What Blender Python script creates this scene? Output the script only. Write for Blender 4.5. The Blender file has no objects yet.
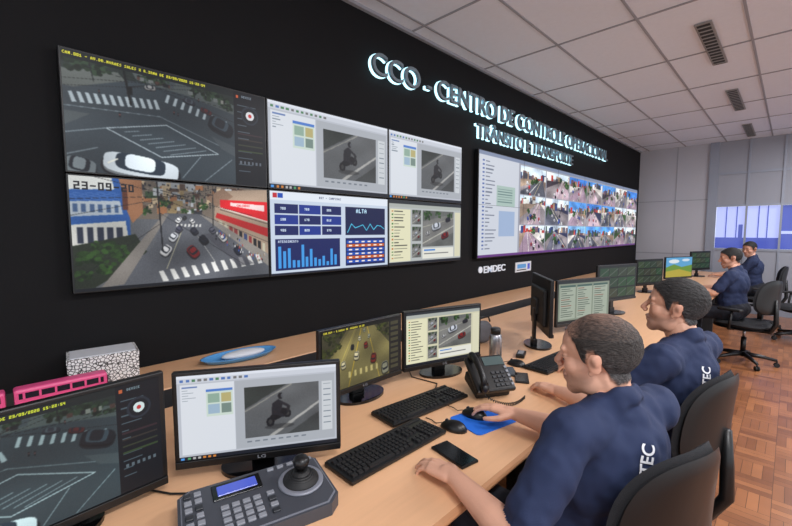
import bpy, bmesh, math, random
import numpy as np
from mathutils import Vector, Matrix, noise
from math import sin, cos, pi, radians
random.seed(4); np.random.seed(4)
scn=bpy.context.scene
try:
    scn.view_settings.view_transform='Standard'
except Exception: pass
COL=scn.collection

# ---------------------------------------------------------------- materials
def lin(c): return tuple(((x/12.92) if x<=.04045 else ((x+.055)/1.055)**2.4) for x in c)
def mat(name,c,rough=.5,metal=0,var=.0,vscale=8,bump=0,bscale=60,emis=None,es=0,stretch=None,spec=.5):
    m=bpy.data.materials.new(name); m.use_nodes=True; nt=m.node_tree; N=nt.nodes; L=nt.links
    b=N['Principled BSDF']; c=lin(c)
    b.inputs['Base Color'].default_value=(*c,1); b.inputs['Roughness'].default_value=rough
    b.inputs['Metallic'].default_value=metal
    b.inputs['Specular IOR Level'].default_value=spec
    tc=N.new('ShaderNodeTexCoord'); mp=N.new('ShaderNodeMapping'); L.new(tc.outputs['Object'],mp.inputs[0])
    if stretch: mp.inputs['Scale'].default_value=stretch
    nz=N.new('ShaderNodeTexNoise'); nz.inputs['Scale'].default_value=vscale; nz.inputs['Detail'].default_value=5
    L.new(mp.outputs[0],nz.inputs['Vector'])
    mx=N.new('ShaderNodeMix'); mx.data_type='RGBA'
    mx.inputs[6].default_value=(*[x*(1-var) for x in c],1); mx.inputs[7].default_value=(*[min(1,x*(1+var)) for x in c],1)
    L.new(nz.outputs[0],mx.inputs[0]); L.new(mx.outputs[2],b.inputs['Base Color'])
    if bump:
        n2=N.new('ShaderNodeTexNoise'); n2.inputs['Scale'].default_value=bscale; n2.inputs['Detail'].default_value=3
        L.new(tc.outputs['Object'],n2.inputs['Vector'])
        bp=N.new('ShaderNodeBump'); bp.inputs['Strength'].default_value=bump; bp.inputs['Distance'].default_value=.01
        L.new(n2.outputs[0],bp.inputs['Height']); L.new(bp.outputs[0],b.inputs['Normal'])
    if emis:
        b.inputs['Emission Color'].default_value=(*lin(emis),1); b.inputs['Emission Strength'].default_value=es
    return m
M={}
M['blackwall']=mat('black_wall_paint',(.085,.085,.092),.8,var=.15,vscale=3,bump=.05,bscale=90,spec=.2)
M['greywall']=mat('grey_wall_panel',(.70,.70,.73),.6,var=.04,vscale=2)
M['greywall2']=mat('grey_partition_panel',(.58,.59,.63),.5,var=.04,vscale=2)
M['alu']=mat('aluminium_frame',(.58,.60,.65),.4,metal=.4,var=.05)
M['ceil']=mat('ceiling_tile',(.86,.885,.93),.85,var=.04,vscale=30,bump=.05,bscale=150)
M['tbar']=mat('ceiling_tbar',(.58,.59,.62),.6)
M['vent']=mat('vent_grille',(.55,.55,.55),.5); M['ventdark']=mat('vent_dark',(.16,.16,.16),.8)
M['wood']=mat('desk_laminate',(.88,.69,.53),.36,var=.08,vscale=6,stretch=(.6,8,8))
M['woodedge']=mat('desk_edge',(.74,.54,.39),.45,var=.1,vscale=10,stretch=(.5,8,8))
M['deskdark']=mat('desk_panel_dark',(.14,.14,.15),.6)
M['plastic']=mat('black_plastic',(.06,.06,.065),.38,var=.1,vscale=20)
M['plastic2']=mat('black_plastic_matte',(.085,.085,.09),.6,var=.1,vscale=20)
M['key']=mat('keycap_black',(.10,.10,.11),.5)
M['gloss']=mat('glossy_black',(.03,.03,.035),.12)
M['fabric']=mat('chair_fabric',(.10,.10,.115),.9,var=.2,vscale=120,bump=.25,bscale=350)
M['ctrl']=mat('controller_grey',(.27,.28,.31),.45,metal=.2,var=.08,vscale=20)
M['ctrl_l']=mat('controller_trim',(.50,.51,.55),.4,metal=.2)
M['btn']=mat('button_grey',(.52,.53,.56),.5); M['btnd']=mat('button_dark',(.16,.17,.19),.5)
M['lcdb']=mat('lcd_blue',(.20,.25,.55),.2,emis=(.35,.42,.85),es=.5)
M['lcdg']=mat('lcd_grey',(.30,.36,.36),.2)
M['steel']=mat('brushed_steel',(.66,.66,.68),.3,metal=.9,var=.1,vscale=10,stretch=(1,1,20))
M['blue']=mat('mousepad_blue',(.10,.42,.85),.7); M['white']=mat('white_plastic',(.85,.86,.88),.5)
M['bluegl']=mat('tray_blue',(.35,.62,.85),.35); M['pink']=mat('bus_pink',(.90,.33,.55),.4)
M['glass_dark']=mat('bus_window',(.10,.10,.16),.15); M['grey']=mat('grey_fabric',(.38,.38,.40),.85,var=.2,vscale=30)
M['letter']=mat('letter_face',(.50,.56,.60),.35,metal=.4)
M['glow']=mat('letter_backlight',(.8,.95,1),.5,emis=(.75,.95,1.0),es=1.6)
M['signwhite']=mat('sign_white',(.85,.87,.9),.5,emis=(.8,.83,.88),es=.25)
M['shirt']=mat('navy_polo',(.11,.16,.29),.85,var=.18,vscale=14,bump=.25,bscale=500)
M['skin']=mat('skin',(.84,.64,.54),.5,var=.06,vscale=25,bump=.08,bscale=200)
M['pants']=mat('dark_trousers',(.10,.11,.15),.9,var=.15,vscale=20,bump=.2,bscale=300)
M['shoe']=mat('black_shoe',(.05,.05,.05),.4)
M['logo']=mat('shirt_print_white',(.88,.88,.90),.7)
M['silver']=mat('silver_ring',(.7,.7,.7),.3,metal=.8)
M['fill_em']=mat('added_fill_diffuser',(.9,.9,.9),.5,emis=(1,1,1),es=1.5)  # glowing face of the added, unseen lamps
M['winw']=mat('window_glow_white',(.50,.54,.75),.10,emis=(.74,.78,1.0),es=.75)  # pane emits by itself: glow from behind is put into the glass
M['winv']=mat('window_glow_violet',(.22,.26,.5),.10,emis=(.34,.40,.78),es=.6)  # same put-in glow, violet part of the window

def floor_mat():
    m=bpy.data.materials.new('parquet_floor'); m.use_nodes=True; nt=m.node_tree;N=nt.nodes;L=nt.links;b=N['Principled BSDF']
    g=N.new('ShaderNodeNewGeometry'); S=.20
    def brick(rot):
        mp=N.new('ShaderNodeMapping'); mp.inputs['Rotation'].default_value=(0,0,rot); L.new(g.outputs['Position'],mp.inputs[0])
        br=N.new('ShaderNodeTexBrick'); br.offset=0; br.inputs['Scale'].default_value=1
        br.inputs['Brick Width'].default_value=S; br.inputs['Row Height'].default_value=S/4
        br.inputs['Mortar Size'].default_value=.0012; br.inputs['Color1'].default_value=(*lin((.64,.42,.27)),1)
        br.inputs['Color2'].default_value=(*lin((.49,.305,.195)),1); br.inputs['Mortar'].default_value=(*lin((.26,.16,.10)),1)
        L.new(mp.outputs[0],br.inputs['Vector']); return br
    a=brick(0); c=brick(pi/2)
    ck=N.new('ShaderNodeTexChecker'); ck.inputs['Scale'].default_value=1/S
    mp=N.new('ShaderNodeMapping'); mp.inputs['Location'].default_value=(0,0,.1); L.new(g.outputs['Position'],mp.inputs[0]); L.new(mp.outputs[0],ck.inputs['Vector'])
    mx=N.new('ShaderNodeMix'); mx.data_type='RGBA'; L.new(ck.outputs['Fac'],mx.inputs[0]); L.new(a.outputs[0],mx.inputs[6]); L.new(c.outputs[0],mx.inputs[7])
    nz=N.new('ShaderNodeTexNoise'); nz.inputs['Scale'].default_value=4; L.new(g.outputs['Position'],nz.inputs['Vector'])
    hs=N.new('ShaderNodeHueSaturation'); mr=N.new('ShaderNodeMapRange'); mr.inputs[3].default_value=.7; mr.inputs[4].default_value=1.2
    L.new(nz.outputs[0],mr.inputs[0]); L.new(mr.outputs[0],hs.inputs['Value']); L.new(mx.outputs[2],hs.inputs['Color'])
    L.new(hs.outputs[0],b.inputs['Base Color']); b.inputs['Roughness'].default_value=.28
    return m
M['floor']=floor_mat()
def box_mat():
    m=bpy.data.materials.new('patterned_cardboard'); m.use_nodes=True; nt=m.node_tree;N=nt.nodes;L=nt.links;b=N['Principled BSDF']
    tc=N.new('ShaderNodeTexCoord'); v=N.new('ShaderNodeTexVoronoi'); v.feature='DISTANCE_TO_EDGE'; v.inputs['Scale'].default_value=75
    L.new(tc.outputs['Object'],v.inputs['Vector']); r=N.new('ShaderNodeValToRGB'); r.color_ramp.elements[0].position=.07; r.color_ramp.elements[1].position=.12
    r.color_ramp.elements[0].color=(.05,.05,.05,1); r.color_ramp.elements[1].color=(.85,.85,.85,1)
    L.new(v.outputs['Distance'],r.inputs[0]); L.new(r.outputs[0],b.inputs['Base Color']); return m
M['pattern']=box_mat()
def attr_emit():
    m=bpy.data.materials.new('lit_display'); m.use_nodes=True; nt=m.node_tree;N=nt.nodes;L=nt.links;b=N['Principled BSDF']
    a=N.new('ShaderNodeAttribute'); a.attribute_name='Col'
    b.inputs['Base Color'].default_value=(.01,.01,.012,1); b.inputs['Roughness'].default_value=.35
    L.new(a.outputs['Color'],b.inputs['Emission Color']); b.inputs['Emission Strength'].default_value=1.0
    b.inputs['Specular IOR Level'].default_value=.2
    return m
M['screen']=attr_emit()
def head_mat():
    m=bpy.data.materials.new('head_skin_hair'); m.use_nodes=True; nt=m.node_tree;N=nt.nodes;L=nt.links;b=N['Principled BSDF']
    a=N.new('ShaderNodeAttribute'); a.attribute_name='Col'
    tc=N.new('ShaderNodeTexCoord'); mp=N.new('ShaderNodeMapping'); mp.inputs['Scale'].default_value=(1,.30,1); L.new(tc.outputs['Object'],mp.inputs[0])
    nz=N.new('ShaderNodeTexNoise'); nz.inputs['Scale'].default_value=260; nz.inputs['Detail'].default_value=5
    L.new(mp.outputs[0],nz.inputs['Vector'])
    # fine light/dark strands where the alpha (hair mask) is set
    mr=N.new('ShaderNodeMapRange'); mr.inputs[1].default_value=.35; mr.inputs[2].default_value=.65; mr.inputs[3].default_value=.35; mr.inputs[4].default_value=1.7; L.new(nz.outputs[0],mr.inputs[0])
    mi=N.new('ShaderNodeMix'); mi.data_type='FLOAT'; mi.inputs[2].default_value=1; L.new(a.outputs['Alpha'],mi.inputs[0]); L.new(mr.outputs[0],mi.inputs[3])
    hs=N.new('ShaderNodeHueSaturation'); L.new(a.outputs['Color'],hs.inputs['Color']); L.new(mi.outputs[0],hs.inputs['Value'])
    L.new(hs.outputs[0],b.inputs['Base Color'])
    mu=N.new('ShaderNodeMath'); mu.operation='MULTIPLY_ADD'; mu.inputs[1].default_value=.9; mu.inputs[2].default_value=.03
    L.new(a.outputs['Alpha'],mu.inputs[0])
    bp=N.new('ShaderNodeBump'); bp.inputs['Distance'].default_value=.004; L.new(mu.outputs[0],bp.inputs['Strength']); L.new(nz.outputs[0],bp.inputs['Height'])
    L.new(bp.outputs[0],b.inputs['Normal'])
    ro=N.new('ShaderNodeMapRange'); ro.inputs[3].default_value=.5; ro.inputs[4].default_value=.75; L.new(a.outputs['Alpha'],ro.inputs[0]); L.new(ro.outputs[0],b.inputs['Roughness'])
    return m
M['head']=head_mat()

# ---------------------------------------------------------------- mesh builder
def basis(d):
    d=Vector(d).normalized(); a=Vector((0,0,1)) if abs(d.z)<.9 else Vector((1,0,0))
    x=d.cross(a).normalized(); y=d.cross(x).normalized(); return x,y,d
def Rz(a): return Matrix.Rotation(a,3,'Z')
def Rx(a): return Matrix.Rotation(a,3,'X')
def Ry(a): return Matrix.Rotation(a,3,'Y')
class MB:
    def __init__(s): s.V=[];s.F=[];s.MI=[];s.S=[];s.mats=[]; s.prims=[]
    def mi(s,m):
        m=M[m] if isinstance(m,str) else m
        if m not in s.mats: s.mats.append(m)
        return s.mats.index(m)
    def add(s,vs,fs,m,sm=False):
        o=len(s.V); s.V+= [tuple(v) for v in vs]; k=s.mi(m)
        for f in fs: s.F.append(tuple(i+o for i in f)); s.MI.append(k); s.S.append(sm)
    def box(s,c,sz,m,b=0,R=None,seg=2):
        c=Vector(c)
        if b:
            bm=bmesh.new(); bmesh.ops.create_cube(bm,size=1)
            for v in bm.verts: v.co=Vector((v.co.x*sz[0],v.co.y*sz[1],v.co.z*sz[2]))
            bmesh.ops.bevel(bm,geom=list(bm.edges),offset=b,segments=seg,affect='EDGES',profile=.5)
            bm.verts.index_update(); vs=[v.co.copy() for v in bm.verts]; fs=[[v.index for v in f.verts] for f in bm.faces]; bm.free()
        else:
            vs=[Vector((x*sz[0]/2,y*sz[1]/2,z*sz[2]/2)) for x in(-1,1) for y in(-1,1) for z in(-1,1)]
            fs=[(0,1,3,2),(4,6,7,5),(0,4,5,1),(2,3,7,6),(0,2,6,4),(1,5,7,3)]
        if R is not None: vs=[R@v for v in vs]
        s.add([v+c for v in vs],fs,m)
    def rev(s,p0,d,prof,m,n=24,sm=True,cap=True):
        x,y,z=basis(d); p0=Vector(p0); vs=[];fs=[]
        for (t,r) in prof:
            for i in range(n):
                a=2*pi*i/n; vs.append(p0+z*t+x*(r*cos(a))+y*(r*sin(a)))
        for k in range(len(prof)-1):
            for i in range(n):
                j=(i+1)%n; fs.append((k*n+i,k*n+j,(k+1)*n+j,(k+1)*n+i))
        s.add(vs,fs,m,sm)
        if cap:
            o=len(s.V)-len(vs); k=s.mi(m)
            s.F.append(tuple(o+i for i in range(n))[::-1]); s.MI.append(k); s.S.append(False)
            s.F.append(tuple(o+(len(prof)-1)*n+i for i in range(n))); s.MI.append(k); s.S.append(False)
    def cyl(s,p0,p1,r0,r1,m,n=24):
        d=Vector(p1)-Vector(p0); s.rev(p0,d,[(0,r0),(d.length,r1)],m,n)
    def cap(s,p0,r0,p1,r1,m,n=14,label=None):
        p0=Vector(p0);p1=Vector(p1); d=p1-p0
        if d.length<1e-6: d=Vector((0,0,1e-4))
        Ln=d.length
        prof=[(-r0*cos(a),max(r0*sin(a),1e-5)) for a in [0.05,pi/8,pi/4,3*pi/8,pi/2]]+[(Ln+r1*sin(a),max(r1*cos(a),1e-5)) for a in [0,pi/8,pi/4,3*pi/8,pi/2-.05]]
        s.rev(p0,d,prof,m,n); s.prims.append(('c',np.array(p0),np.array(p1),r0,r1,label or m))
    def ell(s,c,r,m,R=None,nu=20,nv=12,label=None):
        R=R or Matrix.Identity(3); c=Vector(c); vs=[];fs=[]
        for j in range(nv+1):
            ph=-pi/2+ (pi*j/nv if 0<j<nv else (.03 if j==0 else pi-.03))
            for i in range(nu):
                a=2*pi*i/nu; vs.append(c+R@Vector((r[0]*cos(ph)*cos(a),r[1]*cos(ph)*sin(a),r[2]*sin(ph))))
        for j in range(nv):
            for i in range(nu):
                k=(i+1)%nu; fs.append((j*nu+i,j*nu+k,(j+1)*nu+k,(j+1)*nu+i))
        fs.append(tuple(range(nu))[::-1]); fs.append(tuple(nv*nu+i for i in range(nu)))
        s.add(vs,fs,m,True); s.prims.append(('e',np.array(c),np.array(R),np.array(r),0,label or m))
    def tube(s,pts,r,m,n=8):
        pts=[Vector(p) for p in pts]; vs=[];fs=[]; up=None
        for i,p in enumerate(pts):
            d=(pts[min(i+1,len(pts)-1)]-pts[max(i-1,0)]).normalized()
            if up is None: x,y,_=basis(d)
            else:
                x=(up-d*up.dot(d)).normalized(); y=d.cross(x)
            up=x; rr=r[i] if hasattr(r,'__len__') else r
            for k in range(n):
                a=2*pi*k/n; vs.append(p+x*(rr*cos(a))+y*(rr*sin(a)))
        for i in range(len(pts)-1):
            for k in range(n):
                j=(k+1)%n; fs.append((i*n+k,i*n+j,(i+1)*n+j,(i+1)*n+k))
        fs.append(tuple(range(n))[::-1]); fs.append(tuple((len(pts)-1)*n+k for k in range(n)))
        s.add(vs,fs,m,True)
    def pillow(s,w,h,t,fn,m,ex=3.2,nr=9,na=48):
        for side in (1,-1):
            vs=[];fs=[]
            for j in range(nr+1):
                r=(j/nr)
                for i in range(na):
                    a=2*pi*i/na; ca,sa=cos(a),sin(a)
                    x=abs(ca)**(2/ex)*math.copysign(1,ca)*w/2*r; y=abs(sa)**(2/ex)*math.copysign(1,sa)*h/2*r
                    n=side*t/2*max(0,1-r**5)**.5
                    vs.append(fn(x,y,n))
            for j in range(nr):
                for i in range(na):
                    k=(i+1)%na; fs.append((j*na+i,j*na+k,(j+1)*na+k,(j+1)*na+i))
            s.add(vs,fs,m,True)
    def extr(s,pts,z0,z1,m,fn=None):
        n=len(pts); vs=[Vector((p[0],p[1],z0)) for p in pts]+[Vector((p[0],p[1],z1)) for p in pts]
        if fn: vs=[fn(v) for v in vs]
        fs=[tuple(range(n))[::-1],tuple(range(n,2*n))]+[(i,(i+1)%n,n+(i+1)%n,n+i) for i in range(n)]
        s.add(vs,fs,m)
    def obj(s,name,loc=(0,0,0),rz=0,parent=None,rot=None):
        me=bpy.data.meshes.new(name); me.from_pydata([tuple(v) for v in s.V],[],s.F)
        for m in s.mats: me.materials.append(m)
        me.polygons.foreach_set('material_index',s.MI); me.polygons.foreach_set('use_smooth',s.S)
        bm=bmesh.new(); bm.from_mesh(me)
        bmesh.ops.recalc_face_normals(bm,faces=bm.faces); bm.to_mesh(me); bm.free(); me.update()
        o=bpy.data.objects.new(name,me); COL.objects.link(o); o.location=loc; o.rotation_euler=rot or (0,0,rz)
        if parent: o.parent=parent
        return o
def empty(name,loc=(0,0,0),rz=0):
    o=bpy.data.objects.new(name,None); o.empty_display_size=.1; COL.objects.link(o); o.location=loc; o.rotation_euler=(0,0,rz); return o

# ---------------------------------------------------------------- canvas (painted into mesh colour attributes)
FONT=dict(A='25755',B='65656',C='34443',D='65556',E='74647',F='74644',G='34553',H='55755',I='72227',J='11152',K='55655',L='44447',M='57755',N='65555',O='25552',P='65644',Q='25573',R='65655',S='34216',T='72222',U='55557',V='55552',W='55775',X='55255',Y='55222',Z='71247')
FONT.update({'0':'75557','1':'26227','2':'71747','3':'71717','4':'55711','5':'74717','6':'74757','7':'71122','8':'75757','9':'75717','-':'00700','.':'00002',':':'02020','/':'11244',' ':'00000'})
rnd=random.random
class Cv:
    def __init__(s,w,h,bg):
        s.w=w;s.h=h;s.a=np.ones((h,w,3))*np.array(bg); s.X,s.Y=np.meshgrid((np.arange(w)+.5)/w,(np.arange(h)+.5)/h)
        s.asp=w/h
    def m(s,k,c,al=1): s.a[k]=s.a[k]*(1-al)+np.array(c)*al
    def rect(s,x0,y0,x1,y1,c,al=1): s.m((s.X>=x0)&(s.X<=x1)&(s.Y>=y0)&(s.Y<=y1),c,al)
    def ell(s,cx,cy,rx,ry,c,al=1): s.m(((s.X-cx)/rx)**2+((s.Y-cy)/ry)**2<1,c,al)
    def poly(s,P,c,al=1):
        k=np.zeros(s.X.shape,bool); n=len(P)
        for i in range(n):
            x0,y0=P[i];x1,y1=P[(i+1)%n]
            if y0==y1: continue
            k^=((y0>s.Y)!=(y1>s.Y))&(s.X<(x1-x0)*(s.Y-y0)/(y1-y0)+x0)
        s.m(k,c,al)
    def line(s,x0,y0,x1,y1,wd,c,al=1):
        A=s.asp; dx=(x1-x0)*A;dy=y1-y0;L=dx*dx+dy*dy+1e-9
        t=np.clip((((s.X-x0)*A)*dx+(s.Y-y0)*dy)/L,0,1)
        d=np.hypot((s.X-x0)*A-t*dx,(s.Y-y0)-t*dy); s.m(d<wd/2,c,al)
    def text(s,x,y,t,sc,c):
        px=int(x*s.w);py=int(y*s.h)
        for ch in t:
            g=FONT.get(ch,'00000')
            for r in range(5):
                b=int(g[r])
                for q in range(3):
                    if b&(4>>q): s.a[max(py+r*sc,0):py+(r+1)*sc, max(px+q*sc,0):px+(q+1)*sc]=c
            px+=4*sc
    def blur(s,n=1):
        for _ in range(n):
            p=np.pad(s.a,((1,1),(1,1),(0,0)),mode='edge'); s.a=(p[1:-1,1:-1]*4+2*(p[:-2,1:-1]+p[2:,1:-1]+p[1:-1,:-2]+p[1:-1,2:])+p[:-2,:-2]+p[2:,2:]+p[:-2,2:]+p[2:,:-2])/16
    def noise(s,amp,k=1):
        n=np.random.rand(s.h//k+2,s.w//k+2,1).repeat(k,0).repeat(k,1)[:s.h,:s.w]-.5
        s.a=np.clip(s.a+n*2*amp,0,1)
    def shade(s,amp,seed=0):
        f=np.zeros(s.X.shape); r=np.random.RandomState(seed)
        for i in range(14):
            kx,ky,p=r.uniform(-14,14),r.uniform(-14,14),r.uniform(0,6.28); f+=np.sin(kx*s.X+ky*s.Y+p)
        s.a=np.clip(s.a*(1+amp*f[...,None]/4),0,1)
    def car(s,x,y,w,h,c,ang=0,glass=(.10,.12,.15)):
        A=s.asp; L=w*A; W=h; ca,sa=cos(ang),sin(ang); dx=(s.X-x)*A; dy=s.Y-y
        def loc(ox,oy): return (dx-ox)*ca+(dy-oy)*sa, -(dx-ox)*sa+(dy-oy)*ca
        u,v=loc(0,h*.16); s.m((np.abs(u/(L*.53))**3+np.abs(v/(W*.50))**3)<1,(.05,.05,.06),.7)
        u,v=loc(0,h*.08); s.m((np.abs(u/(L*.5))**4+np.abs(v/(W*.44))**4)<1,tuple(k*.55 for k in c))
        u,v=loc(0,0); s.m((np.abs(u/(L*.5))**4+np.abs(v/(W*.42))**4)<1,c)
        u,v=loc(-.02*L,-h*.10); s.m((np.abs(u/(L*.33))**4+np.abs(v/(W*.36))**4)<1,glass)
        u,v=loc(-.03*L,-h*.14); s.m((np.abs(u/(L*.20))**4+np.abs(v/(W*.31))**4)<1,tuple(min(1,k*1.12) for k in c))
    def tree(s,x,y,r,base=(.16,.26,.12)):
        for i in range(26):
            a=rnd()*6.28; q=rnd()*r; k=.55+.9*rnd(); s.ell(x+q*cos(a),y+q*sin(a)*1.2,r*.24,r*.34,tuple(b*k for b in base))
    def paste(s,o,x0,y0,x1,y1):
        X0,Y0,X1,Y1=int(x0*s.w),int(y0*s.h),int(x1*s.w),int(y1*s.h)
        yi=(np.arange(Y1-Y0)*o.h//max(1,Y1-Y0)); xi=(np.arange(X1-X0)*o.w//max(1,X1-X0)); s.a[Y0:Y1,X0:X1]=o.a[yi][:,xi]
def cross_scene(W=380,H=214,tint=(1,1,1)):
    c=Cv(W,H,(.20,.235,.26))
    c.poly([(0,0),(1,0),(1,.20),(.62,.13),(.3,.14),(0,.22)],(.14,.17,.16))
    c.poly([(.28,.06),(.48,.05),(.80,.16),(.80,.26),(.55,.17),(.3,.13)],(.30,.33,.33)); c.poly([(0,.16),(.22,.10),(.25,.16),(.04,.30),(0,.30)],(.33,.35,.34))
    c.poly([(.42,.0),(.50,.0),(.47,.13),(.40,.12)],(.25,.28,.30))
    for x,y,r in [(.05,.10,.06),(.14,.10,.05),(.35,.09,.04),(.42,.08,.03),(.58,.10,.05),(.66,.11,.05),(.73,.15,.05),(.78,.20,.03)]: c.tree(x,y,r,(.13,.18,.13))
    for i in range(14): x=.28+rnd()*.5; c.rect(x,.09+.1*(x-.28),x+.01+.02*rnd(),.12+.12*(x-.28),random.choice([(.4,.42,.42),(.10,.11,.12),(.28,.2,.18),(.5,.5,.48)]))
    wl=(.66,.71,.74); wd=(.46,.51,.54)
    for i in range(12):
        x=.02+i*.032; y=.34-.006*i; c.poly([(x,y),(x+.014,y-.002),(x+.030,y+.08),(x+.012,y+.085)],wl)
    for i in range(9):
        x=.44+i*.038; y=.20+.018*i; c.poly([(x,y),(x+.013,y+.004),(x+.001,y+.08),(x-.014,y+.075)],wl)
    c.line(.0,.46,.40,.42,.006,wd); c.line(.40,.42,.79,.66,.006,wd); c.line(.16,.60,.43,.49,.008,wl); c.line(.43,.49,.70,.70,.008,wl); c.line(.16,.60,.40,.80,.008,wl); c.line(.40,.80,.70,.70,.008,wl)
    for i in range(8): c.line(.20+.035*i,.585+.026*i,.245+.055*i,.57+.016*i,.007,wd)
    c.line(.0,.68,.16,.60,.008,wd); c.line(.50,.98,.60,.75,.008,wd); c.line(.62,.99,.78,.74,.008,wd); c.line(.0,.86,.12,.78,.010,wd)
    c.poly([(.66,.52),(.80,.60),(.80,.70),(.72,.64)],(.26,.29,.31)); c.poly([(0,.50),(.10,.50),(.0,.62)],(.27,.30,.31))
    c.line(.24,.0,.27,.36,.018,(.07,.08,.08)); c.line(.27,.20,.42,.12,.006,(.08,.09,.09)); c.line(.10,.0,.12,.22,.008,(.10,.11,.11)); c.line(.57,0,.58,.18,.008,(.1,.11,.11)); c.rect(.255,.20,.278,.27,(.05,.06,.06))
    for q in ((0,.30,.8,.02),(0,.1,.8,.22),(0,.24,.8,.0),(.24,.1,.8,.34)): c.line(*q,.003,(.08,.09,.09))
    c.car(.72,.40,.14,.15,(.09,.10,.12),.35,(.22,.27,.31)); c.car(.55,.22,.06,.05,(.16,.17,.2),.2,(.3,.33,.36)); c.car(.36,.17,.05,.045,(.5,.5,.5),-.1); c.car(.64,.28,.06,.05,(.3,.12,.12),.3)
    c.car(.31,.91,.34,.22,(.80,.84,.87),.12,(.14,.19,.24)); c.line(.16,.90,.20,.86,.012,(.95,.95,.9)); c.car(.05,.95,.12,.16,(.45,.49,.51),.2)
    for x,y in ((.47,.36),(.49,.37),(.14,.30),(.60,.19),(.22,.47)): c.rect(x-.003,y-.02,x+.003,y+.015,(.05,.05,.05)); c.rect(x-.003,y-.012,x+.003,y,(.4,.25,.25))
    c.shade(.12,3); c.blur(1); c.noise(.015,1)
    c.rect(.80,0,1,1,(.055,.062,.08)); c.rect(.815,.04,.83,.07,(.75,.35,.2)); c.text(.85,.04,'DEVICE',1,(.5,.55,.6))
    for i in range(11): c.rect(.82,.14+.07*i,.82+.03+.09*rnd(),.15+.07*i,(.28,.32,.36))
    c.ell(.90,.24,.055,.098,(.14,.16,.20)); c.ell(.90,.24,.044,.078,(.07,.08,.10)); c.ell(.90,.24,.026,.046,(.85,.85,.87)); c.ell(.90,.24,.011,.02,(.75,.2,.2))
    for i in range(4): c.rect(.82,.44+.06*i,.98,.455+.06*i,(.20,.13+.04*i,.15))
    for i in range(6): c.rect(.83+.025*i,.74,.842+.025*i,.77,(.35,.38,.42))
    c.rect(0,.0,.80,.07,(.10,.12,.12)); c.text(.008,.02,'CAM.001 - AV.DR.MORAES SALES X R.IRMA DE 23/09/2020 15:22:54',1,(.90,.88,.22))
    c.a*=np.array(tint); return c
def street_scene():
    c=Cv(380,214,(.36,.37,.39))
    c.rect(0,0,1,.36,(.42,.38,.34)); c.poly([(.36,0),(.60,0),(.53,.22),(.44,.24)],(.62,.64,.66))
    random.seed(9)
    for i in range(110):
        x=rnd()*.62+.22; y=rnd()*.26; w=.012+rnd()*.04
        c.rect(x,y,x+w,y+.03+rnd()*.09,random.choice([(.62,.42,.28),(.5,.46,.42),(.74,.66,.54),(.33,.26,.22),(.22,.30,.20),(.74,.76,.78),(.30,.22,.18),(.20,.20,.22),(.58,.50,.36)]))
    for i in range(110): x=rnd()*.6+.24; y=rnd()*.3; c.rect(x,y,x+.006,y+.016,(.1,.1,.12))
    c.tree(.40,.20,.03); c.tree(.60,.22,.03); c.tree(.31,.28,.03); c.tree(.50,.27,.02)
    c.poly([(0,0),(.20,0),(.24,.30),(.24,.52),(0,.60)],(.15,.33,.60)); c.poly([(.0,.0),(.17,.0),(.18,.10),(0,.12)],(.80,.81,.80)); c.poly([(0,.22),(.20,.20),(.21,.32),(0,.35)],(.66,.70,.74)); c.poly([(0,.42),(.22,.38),(.23,.55),(0,.62)],(.78,.78,.76))
    for i in range(5): c.rect(.02+.04*i,.44,.045+.04*i,.58,(.15,.18,.25))
    for i in range(6): c.rect(.01+.033*i,.24,.028+.033*i,.31,(.25,.35,.5)); c.line(.0,.15+.012*i,.2,.13+.012*i,.003,(.3,.45,.7))
    c.poly([(.20,.0),(.30,.0),(.30,.30),(.25,.40),(.23,.3)],(.60,.42,.30)); c.rect(.21,.08,.235,.28,(.35,.2,.15))
    c.poly([(0,.60),(.26,.50),(.32,.70),(.08,.97),(0,.97)],(.14,.17,.12))
    for x,y,r in [(.06,.70,.06),(.16,.64,.06),(.22,.72,.04),(.12,.80,.05),(.03,.85,.04),(.10,.60,.03)]: c.tree(x,y,r,(.14,.23,.09))
    c.poly([(.68,.05),(1,.0),(1,.74),(.66,.38)],(.60,.52,.45)); c.poly([(.62,.13),(.72,.02),(.78,.1),(.68,.22)],(.5,.4,.33)); c.poly([(.70,.14),(1,.14),(1,.36),(.70,.22)],(.74,.10,.13)); c.poly([(.68,.28),(1,.44),(1,.54),(.67,.33)],(.66,.13,.13)); c.poly([(.76,.165),(.98,.18),(.98,.25),(.76,.20)],(.80,.72,.72)); c.text(.80,.185,'CALCADOS',1,(.7,.1,.12)); c.line(.7,.225,1,.365,.01,(.85,.8,.78)); c.line(.7,.245,1,.39,.006,(.2,.15,.15))
    for i in range(10): x=.69+.03*i; c.poly([(x,.36+.9*(x-.69)),(x+.02,.375+.9*(x-.69)),(x+.02,.45+1.05*(x-.69)),(x,.42+1.05*(x-.69))],random.choice([(.12,.12,.13),(.55,.5,.4),(.2,.25,.4),(.5,.2,.2),(.7,.68,.6)]))
    c.poly([(.40,.30),(.60,.30),(1,.88),(1,1),(.1,1),(.34,.62)],(.33,.34,.365)); c.poly([(.58,.30),(.64,.33),(1,.74),(1,.88)],(.50,.48,.46)); c.poly([(.40,.30),(.42,.31),(.20,.96),(.10,.98)],(.48,.46,.44))
    for i in range(11): x=.36+i*.055; y=.86-.012*i; c.poly([(x,y),(x+.022,y-.004),(x+.048,y+.10),(x+.020,y+.105)],(.80,.80,.79))
    for i in range(7): x=.46+i*.02; c.poly([(x,.40),(x+.009,.40),(x+.006,.43),(x-.004,.43)],(.75,.75,.74))
    c.line(.49,.44,.40,.84,.006,(.74,.72,.6)); c.line(.54,.44,.66,.80,.005,(.74,.74,.72)); c.poly([(.6,.5),(.66,.5),(.90,.84),(.80,.86)],(.26,.26,.29),.6)
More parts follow.
